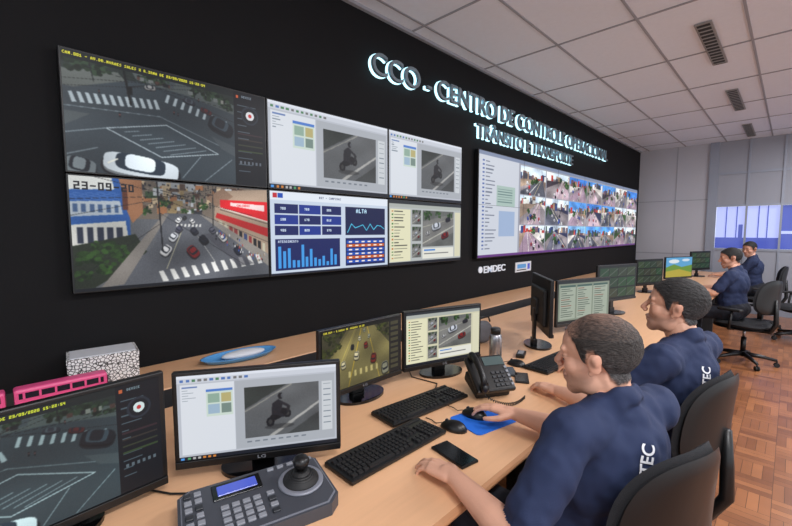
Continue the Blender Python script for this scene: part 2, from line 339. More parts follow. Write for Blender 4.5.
    for x,y,s,cc in [(.47,.36,.033,(.8,.8,.8)),(.50,.34,.025,(.2,.2,.2)),(.55,.47,.045,(.15,.15,.18)),(.44,.53,.05,(.70,.71,.73)),(.60,.56,.055,(.10,.10,.12)),(.40,.66,.06,(.80,.80,.81)),(.54,.68,.07,(.45,.10,.10)),(.54,.37,.03,(.7,.7,.7)),(.80,.68,.055,(.12,.13,.18)),(.71,.54,.05,(.7,.7,.7)),(.65,.46,.04,(.3,.3,.34)),(.47,.45,.04,(.25,.25,.3))]:
        c.car(x,y,s,s*1.5,cc,.9 if x>.5 else -.9)
    for i in range(50): x=.66+.32*rnd(); y=.42+(x-.66)*1.0+.14*rnd(); c.ell(x,y,.003,.014,random.choice([(.1,.1,.12),(.6,.2,.2),(.2,.3,.6),(.8,.8,.8),(.5,.4,.3)]))
    c.line(.37,.0,.385,.66,.012,(.10,.10,.11)); c.line(.66,.0,.655,.42,.007,(.12,.12,.12)); c.line(.385,.08,.52,.14,.006,(.1,.1,.1))
    for q in ((0,.34,.7,.02),(.1,0,.9,.30),(0,.2,.66,.1),(.38,.3,.85,.86),(.38,.15,1,.6),(0,.9,.38,.4)): c.line(*q,.0035,(.08,.08,.09))
    c.shade(.14,5); c.blur(1); c.noise(.03,1); c.text(.02,.05,'23-09-20',3,(.12,.12,.14)); c.rect(0,.97,1,1,(.08,.09,.11)); return c
def moto_photo(w=150,h=100):
    c=Cv(w,h,(.34,.35,.36)); c.poly([(0,0),(.55,0),(0,.42)],(.18,.20,.19)); c.line(.0,.47,.62,.0,.025,(.50,.50,.48)); c.poly([(.30,1),(1,.38),(1,.43),(.38,1)],(.62,.62,.61)); c.poly([(.55,1),(1,.6),(1,1)],(.24,.25,.25))
    d=(.05,.05,.06)
    c.ell(.33,.72,.055,.095,d); c.ell(.33,.72,.03,.05,(.20,.20,.20)); c.ell(.56,.58,.05,.085,d); c.ell(.56,.58,.025,.045,(.20,.20,.20)); c.poly([(.30,.66),(.36,.56),(.50,.46),(.58,.50),(.55,.60),(.40,.70)],d); c.poly([(.56,.40),(.60,.44),(.58,.56),(.55,.52)],(.12,.12,.13))
    c.poly([(.35,.58),(.36,.36),(.44,.28),(.50,.34),(.48,.48),(.44,.60)],(.10,.10,.12)); c.line(.47,.34,.57,.43,.05,(.12,.12,.14)); c.line(.42,.56,.50,.62,.06,(.10,.10,.12)); c.ell(.47,.22,.036,.064,(.08,.08,.09)); c.ell(.49,.22,.02,.04,(.30,.31,.33))
    c.ell(.45,.82,.20,.05,(.13,.13,.13),.5); c.shade(.08,2); c.blur(1); c.noise(.02,1); return c
def soft_scene(W=260,H=146):
    c=Cv(W,H,(.72,.74,.78)); c.rect(0,0,1,.035,(.86,.88,.92)); c.rect(0,.035,1,.09,(.78,.80,.84))
    for i in range(12): c.rect(.02+.035*i,.05,.04+.035*i,.078,random.choice([(.3,.45,.7),(.45,.45,.45),(.3,.5,.35)]))
    c.rect(.02,.11,.34,.93,(.84,.86,.89)); c.rect(.03,.13,.12,.15,(.4,.5,.7))
    for i in range(5): c.rect(.03,.17+.03*i,.05+.06*rnd(),.18+.03*i,(.5,.55,.6))
    c.rect(.17,.18,.33,.50,(.78,.84,.80)); c.rect(.17,.18,.33,.21,(.30,.48,.78)); c.rect(.18,.23,.25,.34,(.55,.66,.60)); c.rect(.26,.23,.32,.34,(.70,.66,.45)); c.rect(.18,.36,.25,.47,(.60,.70,.78)); c.rect(.26,.36,.32,.47,(.45,.53,.5))
    c.rect(.345,.11,.985,.93,(.66,.68,.71)); c.paste(moto_photo(),.40,.20,.88,.82)
    for i in range(8): c.rect(.41+.05*i,.85,.44+.05*i,.87,(.45,.48,.52))
    c.rect(.90,.2,.97,.82,(.78,.80,.82))
    for i in range(8): c.rect(.91,.23+.07*i,.96,.24+.07*i,(.45,.5,.55))
    c.rect(0,.955,1,1,(.08,.10,.14)); c.rect(.01,.965,.03,.99,(.3,.6,.9))
    for i in range(6): c.rect(.05+.03*i,.965,.065+.03*i,.99,random.choice([(.7,.7,.7),(.8,.5,.2),(.3,.6,.4)]))
    return c
def dash_scene():
    c=Cv(300,176,(.78,.83,.90)); c.rect(0,0,1,.10,(.88,.91,.95)); c.text(.36,.035,'BRT - CAMPINAS',1,(.1,.15,.4)); c.rect(.02,.02,.05,.08,(.75,.15,.2)); c.rect(.055,.02,.09,.08,(.1,.3,.7))
    nv=(.07,.12,.36)
    for i in range(3):
        for j in range(3): c.rect(.03+.175*j,.15+.13*i,.195+.175*j,.26+.13*i,(.10,.20,.55) if (i+j)%2 else nv); c.text(.07+.175*j,.19+.13*i,str(random.randint(100,999)),1,(.85,.92,1))
    c.rect(.58,.14,.97,.53,(.05,.09,.27)); c.text(.68,.17,'ALTA',2,(.75,.90,1))
    pts=[(.60+.036*i,.49-.12*abs(math.sin(i*1.3))) for i in range(11)]
    for a,b in zip(pts,pts[1:]): c.line(a[0],a[1],b[0],b[1],.010,(.3,.75,.9))
    c.rect(.03,.57,.53,.95,nv)
    for i in range(14): c.rect(.05+.033*i,.92-.24*rnd()-.04,.07+.033*i,.92,(.25,.60,.90))
    c.text(.05,.59,'ATENDIMENTO',1,(.8,.85,.95))
    c.rect(.58,.57,.97,.95,nv)
    for i in range(6): c.rect(.59,.60+.055*i,.96,.64+.055*i,(.78,.36,.12) if i%3==1 else (.12,.32,.72)); [c.rect(.61+.06*k,.612+.055*i,.64+.06*k,.628+.055*i,(1,.95,.9)) for k in range(6)]
    c.rect(0,.975,1,1,(.1,.12,.2)); return c
def thumb_scene(W=260,H=146,bg=(.80,.79,.68)):
    c=Cv(W,H,bg); c.rect(0,0,1,.05,(.16,.18,.20)); c.rect(0,.05,1,.11,(.66,.68,.66)); c.rect(.01,.13,.26,.95,(.88,.87,.74))
    for i in range(16): c.rect(.03,.16+.048*i,.05,.18+.048*i,(.25,.5,.25) if i%3 else (.75,.45,.15)); c.rect(.06,.163+.048*i,.06+.05+.12*rnd(),.177+.048*i,(.30,.30,.27))
    d=Cv(130,98,(.38,.39,.38)); d.poly([(0,.3),(1,.05),(1,.6),(0,1)],(.46,.46,.45)); d.tree(.15,.12,.12); d.tree(.5,.06,.1); d.tree(.85,.1,.08); d.line(0,.9,1,.4,.022,(.76,.76,.71)); d.line(0,.45,1,.18,.015,(.66,.66,.6)); d.car(.42,.42,.28,.20,(.72,.74,.78),-.25); d.car(.80,.22,.16,.12,(.12,.12,.16),-.25); d.car(.7,.68,.24,.17,(.4,.08,.08),-.3); d.car(.15,.62,.14,.1,(.6,.6,.6),-.3); d.shade(.1,6); d.blur(1); d.noise(.025,1)
    for i in range(3): c.paste(d,.28,.14+.27*i,.40,.37+.27*i)
    c.paste(d,.42,.14,.88,.74); c.rect(.42,.76,.88,.93,(.88,.88,.84)); c.rect(.44,.78,.6,.80,(.2,.5,.8)); c.rect(.44,.84,.8,.86,(.45,.45,.45)); c.rect(.90,.14,.99,.93,(.84,.83,.72)); c.rect(0,.955,1,1,(.08,.10,.14)); return c
def yellow_street():
    c=Cv(280,158,(.25,.24,.16)); c.poly([(.30,.0),(.60,.0),(1,.7),(1,1),(.0,1),(0,.62)],(.42,.39,.24)); c.poly([(.34,0),(.42,0),(.12,1),(0,1),(0,.66)],(.50,.46,.28))
    for x,y,r in [(.08,.12,.08),(.2,.06,.07),(.05,.35,.07),(.16,.30,.06),(.75,.06,.07),(.8,.22,.06),(.70,.14,.04)]: c.tree(x,y,r,(.20,.22,.08))
    c.line(.47,0,.30,1,.012,(.72,.60,.15)); c.line(.53,0,.70,1,.010,(.74,.62,.20)); c.line(.40,.0,.08,.95,.010,(.66,.60,.3))
    for i in range(6): x=.30+.07*i; c.poly([(x,.74),(x+.026,.74),(x+.03,.84),(x,.84)],(.70,.65,.42))
    for x,y,s in [(.44,.22,.045),(.52,.36,.06),(.40,.50,.08),(.62,.62,.09),(.50,.10,.035),(.24,.60,.07),(.78,.85,.12),(.56,.22,.04),(.35,.34,.05)]: c.car(x,y,s,s*1.6,random.choice([(.66,.63,.5),(.08,.08,.07),(.40,.12,.08),(.5,.5,.42)]),random.choice([1.4,1.7]))
    c.shade(.15,8); c.blur(1); c.noise(.03,1); c.rect(.84,.0,1,1,(.10,.10,.09))
    for i in range(9): c.rect(.86,.06+.1*i,.97,.12+.1*i,(.26,.25,.18))
    c.rect(0,0,.84,.05,(.1,.1,.07)); c.text(.02,.01,'CAM.014 - R.BARAO DE JAGUARA 15:22',1,(.9,.85,.25)); return c
def list_scene(bg=(.50,.54,.48)):
    c=Cv(220,128,bg); c.rect(0,0,1,.06,(.12,.15,.17))
    for k in range(3):
        c.rect(.03+.32*k,.1,.32+.32*k,.90,(.62,.66,.60)); c.rect(.03+.32*k,.1,.32+.32*k,.15,(.25,.36,.34))
        for i in range(14): c.rect(.05+.32*k,.18+.05*i,.05+.32*k+.1+.14*rnd(),.195+.05*i,(.22,.28,.26) if rnd()>.2 else (.5,.2,.15))
    c.rect(0,.94,1,1,(.06,.09,.09)); return c
def dark_scene():
    c=Cv(160,92,(.08,.11,.10))
    for i in range(4):
        for j in range(3): c.rect(.03+.24*i,.06+.31*j,.25+.24*i,.33+.31*j,(.12+.10*rnd(),.20+.08*rnd(),.16)); c.line(.03+.24*i,.3+.31*j,.25+.24*i,.1+.31*j,.03,(.30,.34,.30))
    c.noise(.03,1); return c
def land_scene():
    c=Cv(120,70,(.35,.62,.80)); c.poly([(0,.5),(.3,.35),(.6,.5),(1,.4),(1,1),(0,1)],(.40,.55,.20)); c.poly([(0,.7),(.5,.6),(1,.8),(1,1),(0,1)],(.68,.62,.22)); c.ell(.3,.2,.2,.1,(.85,.88,.9)); c.ell(.75,.15,.15,.07,(.8,.85,.9)); c.blur(1); return c
def mosaic():
    random.seed(21)
    W,H=760,190; c=Cv(W,H,(.62,.63,.68))
    c.rect(0,0,.145,1,(.80,.82,.86)); c.rect(0,0,1,.035,(.50,.55,.66))
    for i in range(24): c.rect(.012,.08+.036*i,.018,.095+.036*i,(.3,.4,.65)); c.rect(.022,.083+.036*i,.03+.03*rnd(),.094+.036*i,(.45,.48,.55))
    c.rect(.06,.3,.13,.5,(.66,.75,.72)); c.rect(.07,.55,.13,.8,(.62,.70,.82))
    for i in range(6): c.rect(.065,.33+.025*i,.12,.337+.025*i,(.4,.5,.5))
    cols=[.15,.27,.40,.52,.64,.76,.88,1.0]; rows=[.05,.36,.68,.98]
    for i in range(7):
        for j in range(3):
            x0,x1,y0,y1=cols[i]+.002,cols[i+1]-.002,rows[j]+.006,rows[j+1]-.006
            d=Cv(90,57,(.52,.49,.50)); sky=random.choice([(.34,.58,.86),(.50,.70,.90),(.80,.86,.92),(.80,.86,.92),(.26,.48,.78)])
            hz=.18+.25*rnd(); d.rect(0,0,1,hz,sky)
            for q in range(18):
                x=rnd(); w=.04+.10*rnd(); d.rect(x,hz-.20*rnd(),x+w,hz+.14,random.choice([(.2,.30,.2),(.62,.52,.42),(.82,.82,.80),(.40,.30,.32),(.18,.25,.42),(.62,.22,.18),(.3,.3,.33)]))
            v=.2+.6*rnd(); d.poly([(v-.05,hz+.05),(v+.08,hz+.05),(.7+.5*rnd(),1),(.3-.5*rnd(),1)],random.choice([(.58,.50,.56),(.40,.40,.45),(.66,.58,.62),(.32,.33,.37)]))
            d.poly([(0,hz+.1),(v-.06,hz+.06),(0,.6+.3*rnd())],random.choice([(.20,.30,.16),(.55,.48,.42),(.72,.70,.68),(.25,.22,.25)])); d.poly([(1,hz+.1),(v+.10,hz+.06),(1,.5+.4*rnd())],random.choice([(.20,.32,.16),(.50,.42,.36),(.78,.76,.74),(.16,.18,.28)]))
            d.line(v,hz+.05,.2+.5*rnd(),1,.02,(.86,.86,.82)); d.line(v+.03,hz+.05,.5+.5*rnd(),1,.015,(.80,.75,.6))
            for q in range(6): d.car(.15+.7*rnd(),hz+.12+.6*rnd(),.08,.11,random.choice([(.9,.9,.9),(.08,.08,.1),(.6,.12,.12),(.7,.7,.72),(.2,.3,.6)]),rnd()*2)
            d.tree(rnd(),.2+rnd()*.6,.10,(.16,.27,.11)); d.tree(rnd(),.2+rnd()*.5,.08,(.16,.27,.11)); d.line(rnd(),0,rnd(),.9,.015,(.08,.08,.08)); d.shade(.15,i*3+j); d.noise(.05,1)
            d.a=np.clip((d.a-.5)*1.2+.56,0,1)
            c.paste(d,x0,y0,x1,y1)
    c.rect(0,.975,1,1,(.40,.22,.50)); return c
def screen_mesh(cv,w,h,name='screen',parent=None,loc=(0,0,0)):
    ny,nx=cv.h,cv.w
    xs=np.linspace(-w/2,w/2,nx); zs=np.linspace(h/2,-h/2,ny); X,Z=np.meshgrid(xs,zs)
    V=np.zeros((nx*ny,3)); V[:,0]=X.ravel(); V[:,2]=Z.ravel()
    idx=np.arange(nx*ny).reshape(ny,nx); F=np.stack([idx[1:,:-1],idx[1:,1:],idx[:-1,1:],idx[:-1,:-1]],-1).reshape(-1,4)
    me=bpy.data.meshes.new(name); me.vertices.add(len(V)); me.vertices.foreach_set('co',V.ravel()); me.loops.add(F.size); me.loops.foreach_set('vertex_index',F.ravel().astype(np.int32))
    me.polygons.add(len(F)); me.polygons.foreach_set('loop_start',(np.arange(len(F))*4).astype(np.int32)); me.update(calc_edges=True)
    ca=me.color_attributes.new('Col','FLOAT_COLOR','POINT'); a=np.clip(cv.a.reshape(-1,3),0,1); a=np.where(a<=.04045,a/12.92,((a+.055)/1.055)**2.4)
    ca.data.foreach_set('color',np.hstack([a,np.ones((len(a),1))]).astype(np.float32).ravel())
    me.materials.append(M['screen']); o=bpy.data.objects.new(name,me); COL.objects.link(o); o.location=loc
    if parent: o.parent=parent
    return o

# ---------------------------------------------------------------- room
D=2.36; XB=9.67; ZC=3.15
b=MB(); b.box((3.4,D+.1,ZC/2),(13.0,.2,ZC),'blackwall'); b.obj('wall_left')
b=MB(); b.box((3.4,-.9,-.05),(13.0,6.5,.1),'floor'); b.obj('floor')
b=MB(); b.box((3.4,-.9,ZC+.05),(13.0,6.5,.1),'ceil'); b.obj('ceiling')
b=MB()
x=-2.9
while x<9.7: b.box((x,-.9,ZC-.003),(.018,6.5,.008),'tbar'); x+=1.09
y=-4.0
while y<2.36: b.box((3.4,y,ZC-.0035),(12.9,.018,.008),'tbar'); y+=.62
b.box((3.4,D-.015,ZC-.012),(12.9,.03,.024),'tbar'); b.obj('trim_ceiling_grid')
for xx in (4.6,6.72,8.84):
    b=MB(); b.box((0,0,-.01),(1.08,.115,.012),'vent')
    b.box((0,0,-.018),(1.04,.085,.006),'ventdark')
    for i in range(13): b.box((-.48+.08*i,0,-.022),(.018,.095,.006),'vent')
    b.obj('ceiling_air_vent',(xx,.60,ZC))
def wb(y0,y1,z0,z1,m,x=XB,t=.1): 
    bb.box((x+t/2,(y0+y1)/2,(z0+z1)/2),(t,abs(y1-y0),z1-z0),m)
bb=MB(); wb(1.19,D,0,ZC,'greywall'); wb(-4,1.19,1.97,ZC,'greywall2'); wb(-4,1.19,0,1.16,'greywall2'); bb.obj('wall_back')
bb=MB()
wb(1.05,1.19,0,ZC,'alu',XB-.04,.06)
for z in (1.16,1.97,2.56): wb(-4,1.05,z-.02,z+.02,'alu',XB-.015,.03)
for z in (1.05,2.1): wb(1.19,D,z-.008,z+.008,'tbar',XB-.006,.01)
for yy in (.62,.16,-.3,-1.1,-1.9,-2.7): wb(yy-.015,yy+.015,0,ZC,'alu',XB-.02,.04)
wb(1.7,1.71,0,ZC,'tbar',XB-.006,.01)
bb.obj('trim_partition_frame')
bb=MB(); wb(.16,1.05,1.18,1.95,'winw',XB+.06,.02); wb(-4,.16,1.18,1.95,'winv',XB+.06,.02)  # emissive panes imitate light from a room behind; none is built
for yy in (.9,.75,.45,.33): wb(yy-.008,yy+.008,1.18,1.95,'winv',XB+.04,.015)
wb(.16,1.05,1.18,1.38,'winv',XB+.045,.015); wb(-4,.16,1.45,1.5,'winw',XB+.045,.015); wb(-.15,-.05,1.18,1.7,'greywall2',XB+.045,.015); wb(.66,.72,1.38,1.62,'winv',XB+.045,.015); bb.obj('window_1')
b=MB(); b.box((3.4,D-.008,.05),(12.5,.016,.1),'deskdark'); b.obj('baseboard_left')
b=MB(); b.box((XB-.008,-.9,.05),(.016,6.2,.1),'alu'); b.obj('baseboard_back')

# ---------------------------------------------------------------- video wall
kx=.979; Zf=lambda z:1.5+(z-1.5)*kx
Z0,Z1=Zf(1.206),Zf(2.35); ZT=Z1-.028; ZM=(Z0+ZT)/2; edges=[.246,1.236*kx,2.285*kx,3.295*kx]
cs=cross_scene()
grid=[[cs,street_scene()],[soft_scene(),dash_scene()],[soft_scene(200,112),thumb_scene(200,112,(.70,.72,.72))]]
for i in range(3):
    for j in range(2):
        x0,x1=edges[i],edges[i+1]; z1,z0=(ZT,ZM) if j==0 else (ZM,Z0)
        w=x1-x0-.004;h=z1-z0-.004
        b=MB(); b.box((0,0,0),(w,.05,h),'plastic',b=.003); b.box((0,.03,0),(w*.6,.01,h*.6),'plastic2')
        o=b.obj('video_wall_display',((x0+x1)/2,D-.035,(z0+z1)/2)); screen_mesh(grid[i][j],w-.016,h-.016,parent=o,loc=(0,-.0263,0))
b=MB(); vx0,vx1=3.588*kx,9.52*kx; w=vx1-vx0; h=Z1-Z0; b.box((0,0,0),(w,.05,h),'plastic',b=.004); b.box((0,.03,0),(w*.9,.01,h*.6),'plastic2')
for i in range(1,6): b.box((-w/2+w*i/6,-.0268,0),(.003,.002,h-.02),'ctrl')
b.box((0,-.0268,0),(w-.02,.002,.003),'ctrl')
o=b.obj('video_wall',((vx0+vx1)/2,D-.035,(Z0+Z1)/2)); screen_mesh(mosaic(),w-.02,h-.02,parent=o,loc=(0,-.0262,0))

def text_mesh(s,x0,x1,z0,z1,y,ext,m,name,parent=None,off=0):
    cu=bpy.data.curves.new('t','FONT'); cu.body=s; cu.size=1; cu.extrude=ext; cu.offset=off
    ob=bpy.data.objects.new('t',cu); COL.objects.link(ob); dg=bpy.context.evaluated_depsgraph_get(); dg.update()
    me=bpy.data.meshes.new_from_object(ob.evaluated_get(dg)); bpy.data.objects.remove(ob)
    n=len(me.vertices); co=np.zeros(n*3); me.vertices.foreach_get('co',co); co=co.reshape(-1,3)
    mn,mx=co.min(0),co.max(0); q=np.zeros_like(co)
    q[:,0]=x0+(co[:,0]-mn[0])/(mx[0]-mn[0])*(x1-x0); q[:,2]=z0+(co[:,1]-mn[1])/(mx[1]-mn[1])*(z1-z0); q[:,1]=y-co[:,2]
    me.vertices.foreach_set('co',q.ravel()); me.materials.clear(); me.materials.append(M[m]); me.name=name; me.update()
    o=bpy.data.objects.new(name,me); COL.objects.link(o)
    if parent: o.parent=parent
    return o
for s,x0,x1,z0,z1 in (('CCO - CENTRO DE CONTROLE OPERACIONAL',2.07,7.40,2.675,2.84),('TRÂNSITO E TRANSPORTE',3.48,5.92,2.44,2.61)):
    o=text_mesh(s,x0,x1,z0,z1,D-.06,.012,'letter','sign_lettering',off=.004)
    text_mesh(s,x0-.004,x1+.004,z0-.004,z1+.004,D-.032,.010,'glow','backlight',parent=o,off=.014)
o=text_mesh('EMDEC',3.72,4.17,1.045,1.12,D-.012,.006,'signwhite','company_sign',off=.01)
b=MB(); b.rev((3.66,D-.001,1.085),(0,-1,0),[(0,.035),(.012,.035)],'signwhite',20); b.obj('emblem',parent=o)
b=MB(); b.box((0,0,0),(.40,.012,.12),'white',b=.003); b.box((-.05,-.007,.01),(.22,.003,.05),'bluegl'); b.box((.13,-.007,0),(.06,.003,.07),'lcdb'); b.box((-.05,-.007,-.035),(.24,.003,.012),'deskdark')
b.obj('wall_plaque',(4.62,D-.007,1.06))

# ---------------------------------------------------------------- desk
b=MB()
X0d,X1d=-1.6,9.3
prof=[(.60+.012,.722),(.60,.730),(.597,.738),(.60,.746),(.612,.75),(1.85,.75),(1.85,.722)]
n=len(prof); vs=[Vector((X0d,p[0],p[1])) for p in prof]+[Vector((X1d,p[0],p[1])) for p in prof]
b.add(vs,[tuple(range(n)),tuple(range(n,2*n))[::-1]]+[(i,(i+1)%n,n+(i+1)%n,n+i) for i in range(n)],'wood')
for i in range(4): b.MI[-(n-i)]=b.mi('woodedge')
b.box(((X0d+X1d)/2,2.145,.787),(X1d-X0d,.40,.026),'wood',b=.004)
b.box(((X0d+X1d)/2,1.948,.74),(X1d-X0d,.02,.11),'deskdark'); b.box(((X0d+X1d)/2,1.89,.69),(X1d-X0d,.12,.02),'deskdark')
b.box(((X0d+X1d)/2,1.60,.42),(X1d-X0d,.02,.60),'deskdark')
for xx in (-1.55,.52,2.62,4.7,6.8,9.2):
    b.box((xx,1.2,.36),(.035,1.0,.72),'deskdark',b=.004); b.box((xx,2.15,.387),(.035,.36,.775),'deskdark'); b.box((xx,1.2,.015),(.06,1.1,.03),'plastic')
b.obj('control_room_desk')

# ---------------------------------------------------------------- monitors
def monitor(A,B,z0,z1,cv,logo=True):
    A=Vector((A[0],A[1],0));Bv=Vector((B[0],B[1],0)); d=Bv-A; w=d.length; ang=math.atan2(d.y,d.x); c=(A+Bv)/2; h=z1-z0; zc=(z0+z1)/2
    b=MB(); b.box((0,.012,0),(w,.022,h),'plastic',b=.004); b.box((0,.03,-.01),(w*.72,.03,h*.66),'plastic2',b=.012); b.box((0,-.002,-h/2+.012),(w-.004,.006,.022),'plastic',b=.002)
    zb=.7505-zc
    b.box((0,.055,(zb+.0)/2-.02),(.05,.02,abs(zb)*.9),'plastic',b=.006)
    b.box((0,.045,-.02),(.10,.03,.10),'plastic2',b=.006)
    N=36; pts=[(.125*cos(2*pi*i/N),.03+.085*sin(2*pi*i/N)) for i in range(N)]
    b.extr(pts,zb,zb+.012,'gloss'); b.box((0,.055,zb+.03),(.07,.03,.04),'plastic',b=.004)
    o=b.obj('computer_monitor',(c.x,c.y,zc),ang)
    screen_mesh(cv,w-.028,h-.036,parent=o,loc=(0,-.0012,.007))
    if logo: text_mesh('LG',-.012,.012,-h/2+.007,-h/2+.017,-.006,.0005,'btn','logo',parent=o)
    return o
monitor((-.225,1.20),(.322,1.243),.775,1.105,cross_scene(400,226,(.95,1.02,1.0)))
monitor((.349,1.277),(.774,1.021),.785,1.082,soft_scene(300,168))
monitor((.905,1.333),(1.386,1.333),.80,1.098,yellow_street())
monitor((1.40,1.332),(1.868,1.19),.80,1.105,thumb_scene())
monitor((2.32,.98),(2.70,1.28),.86,1.21,dark_scene(),logo=False)
monitor((2.84,1.18),(3.38,.99),.80,1.145,list_scene())
monitor((3.68,1.18),(4.24,1.02),.87,1.20,dark_scene(),logo=False)
monitor((5.4,1.30),(5.85,1.12),.84,1.16,dark_scene(),logo=False)
monitor((6.55,1.23),(7.07,1.0),.83,1.14,land_scene(),logo=False)
monitor((7.95,1.15),(8.40,.95),.86,1.17,dark_scene(),logo=False)

# ---------------------------------------------------------------- desk items
def keyboard(x,y,rz,L=.44,Wd=.145):
    b=MB(); b.box((0,0,.009),(L,Wd,.014),'plastic',b=.004); b.box((0,Wd*.42,.017),(L*.98,.016,.006),'plastic2',b=.002)
    rows=[-.052,-.034,-.016,.002,.020,.044]
    def key(cx,cy,kw): 
        vs=[(cx-kw/2,cy-.0078,.014),(cx+kw/2,cy-.0078,.014),(cx+kw/2,cy+.0078,.014),(cx-kw/2,cy+.0078,.014),(cx-kw/2+.0018,cy-.006,.0225),(cx+kw/2-.0018,cy-.006,.0225),(cx+kw/2-.0018,cy+.0062,.0225),(cx-kw/2+.0018,cy+.0062,.0225)]
        b.add(vs,[(0,1,5,4),(1,2,6,5),(2,3,7,6),(3,0,4,7),(4,5,6,7)],'key')
    for r,yy in enumerate(rows):
        if r==0:
            xx=-L/2+.012
            for kw in (.022,.022,.022,.11,.022,.022,.022,.022): key(xx+kw/2,yy,kw-.002); xx+=kw+.0005
        else:
            for k in range(15): key(-L/2+.020+k*.0182,yy,.0160)
        for k in range(3):
            if r!=2: key(-L/2+.306+k*.0182,yy,.016)
        if r<5:
            for k in range(4): key(-L/2+.369+k*.0178,yy,.0156)
    return b.obj('computer_keyboard',(x,y,.7505),rz)
keyboard(.925,.945,radians(-1)); keyboard(1.26,1.09,radians(-5)); keyboard(2.22,.92,radians(-4))
def mouse(x,y,rz,z=.7505):
    b=MB(); nu,nv=20,8; vs=[];fs=[]
    for j in range(nv+1):
        r=cos(pi/2*j/nv)
        for i in range(nu):
            a=2*pi*i/nu; vs.append(((.031*r)*cos(a)*(1+.12*sin(a)*-1),.054*r*sin(a),.034*sin(pi/2*j/nv)*(1-.15*r*sin(a))))
    for j in range(nv):
        for i in range(nu): k=(i+1)%nu; fs.append((j*nu+i,j*nu+k,(j+1)*nu+k,(j+1)*nu+i))
    fs.append(tuple(range(nu))); b.add(vs,fs,'plastic',True); b.rev((-.004,.028,.027),(1,0,0),[(0,.006),(.008,.006)],'btnd',12); b.tube([(0,.05,.012),(0,.075,.003),(.015,.10,.003),(.02,.13,.003)],.0018,'plastic',6)
    return b.obj('computer_mouse',(x,y,z),rz)
mouse(1.195,.875,radians(12)); mouse(1.335,.875,radians(10),.754); mouse(2.03,1.06,radians(5))
b=MB()
pts=[]
for cx,cy,a0 in ((.09,.065,0),(-.09,.065,90),(-.09,-.065,180),(.09,-.065,270)):
    for k in range(6): a=radians(a0+18*k); pts.append((cx+.02*cos(a),cy+.02*sin(a)))
b.extr(pts,0,.003,'blue'); b.obj('mouse_pad',(1.34,.835,.7505),radians(-12))
def smartphone(x,y,rz,n='smartphone',s=1):
    b=MB(); b.box((0,0,.0045),(.074*s,.152*s,.009),'plastic',b=.003); b.box((0,0,.0094),(.068*s,.142*s,.0008),'gloss'); b.box((0,.068*s,.0099),(.012,.002,.0004),'btnd'); return b.obj(n,(x,y,.7505),rz)
smartphone(1.05,.765,radians(-10)); smartphone(1.86,.94,radians(-60),s=.9); smartphone(1.90,1.03,radians(-50),s=.85)
b=MB(); b.box((0,0,.012),(.12,.06,.024),'plastic2',b=.006); b.box((0,0,.025),(.09,.035,.003),'btnd'); b.obj('desk_speaker',(1.76,1.12,.7505),radians(20))
b=MB(); b.box((0,0,.012),(.10,.05,.022),'plastic',b=.005); b.box((0,0,.024),(.07,.03,.003),'silver'); b.obj('card_reader',(2.2,1.12,.7505),radians(20))
b=MB(); w,dp=.385,.215
def slope(v): return Vector((v[0],v[1],v[2]*(1+.6*(v[1]+dp/2)/dp)))
pts=[(-w/2+.02,-dp/2),(w/2-.03,-dp/2),(w/2,-dp/2+.03),(w/2-.005,dp/2-.02),(w/2-.03,dp/2),(-w/2+.03,dp/2),(-w/2+.005,dp/2-.02),(-w/2,-dp/2+.02)]
b.extr(pts,0,.034,'ctrl',slope)
pts2=[(p[0]*.965,p[1]*.94) for p in pts]; b.extr(pts2,.034,.0365,'ctrl_l',slope)
pts3=[(p[0]*.95,p[1]*.91) for p in pts]; b.extr(pts3,.036,.0378,'ctrl',slope)
th=math.atan(.034*.6/dp); R=Rx(th)
def top(x,y): return Vector((x,y,.0378*(1+.6*(y+dp/2)/dp)))
def tb(x,y,sx,sy,m,t=.006): b.box(top(x,y)+Vector((0,0,t/2-.001)),(sx,sy,t),m,R=R,b=.0012,seg=1)
tb(-.045,.058,.125,.060,'gloss',.004); tb(-.045,.058,.10,.038,'lcdb',.006)
for i in range(4):
    for j in range(4): tb(-.085+.026*i,-.005-.022*j,.019,.014,'btn')
for i in range(2):
    for j in range(6): tb(-.165+.024*i,.075-.026*j,.017,.016,'btn' if (i+j)%3 else 'btnd')
for j in range(4): tb(.028,-.005-.022*j,.019,.014,'btnd' if j%2 else 'btn')
for i in range(5): tb(.05+.028*i,.085,.018,.011,'btn')
p=top(.115,.005); up=R@Vector((0,0,1))
b.rev(p,up,[(0,.062),(.004,.062),(.006,.056)],'ctrl_l',36); b.rev(p+up*.004,up,[(0,.050),(.006,.048),(.022,.024),(.030,.018)],'plastic2',32)
for q in range(5): b.rev(p+up*(.008+.004*q),up,[(0,.047-.005*q),(.002,.047-.005*q)],'plastic',28)
b.rev(p+up*.03,up,[(0,.012),(.014,.012),(.018,.020),(.034,.023),(.042,.017),(.046,.006)],'plastic',24)
b.tube([(-.1,dp/2,.02),(-.12,dp/2+.05,.006),(-.2,dp/2+.10,.004),(-.3,dp/2+.2,.004)],.003,'plastic',6)
b.obj('camera_control_joystick_keyboard',(.462,.968,.7505),radians(-14))
b=MB(); b.tube([(.80,1.15,.7535),(.84,1.25,.7535),(.80,1.4,.7535),(.9,1.6,.7535)],.0028,'plastic',6); b.tube([(1.42,1.15,.7535),(1.5,1.2,.7535),(1.48,1.35,.7535),(1.6,1.5,.7535)],.0028,'plastic',6)
b.obj('desk_cables')
b=MB(); R=Rx(radians(38))
b.box((0,.02,.045),(.17,.14,.05),'plastic2',b=.01,R=Rx(radians(20))); b.box((0,0,.095),(.19,.185,.026),'plastic',b=.008,R=R)
def tp(x,y,z=.0): return Vector((0,0,.095))+R@Vector((x,y,.013+z))
b.box(tp(.035,.058,.001),(.10,.045,.003),'lcdg',R=R)
for i in range(3):
    for j in range(4): b.box(tp(.01+.024*i,-.005-.021*j,.002),(.018,.013,.005),'btnd',R=R,b=.001,seg=1)
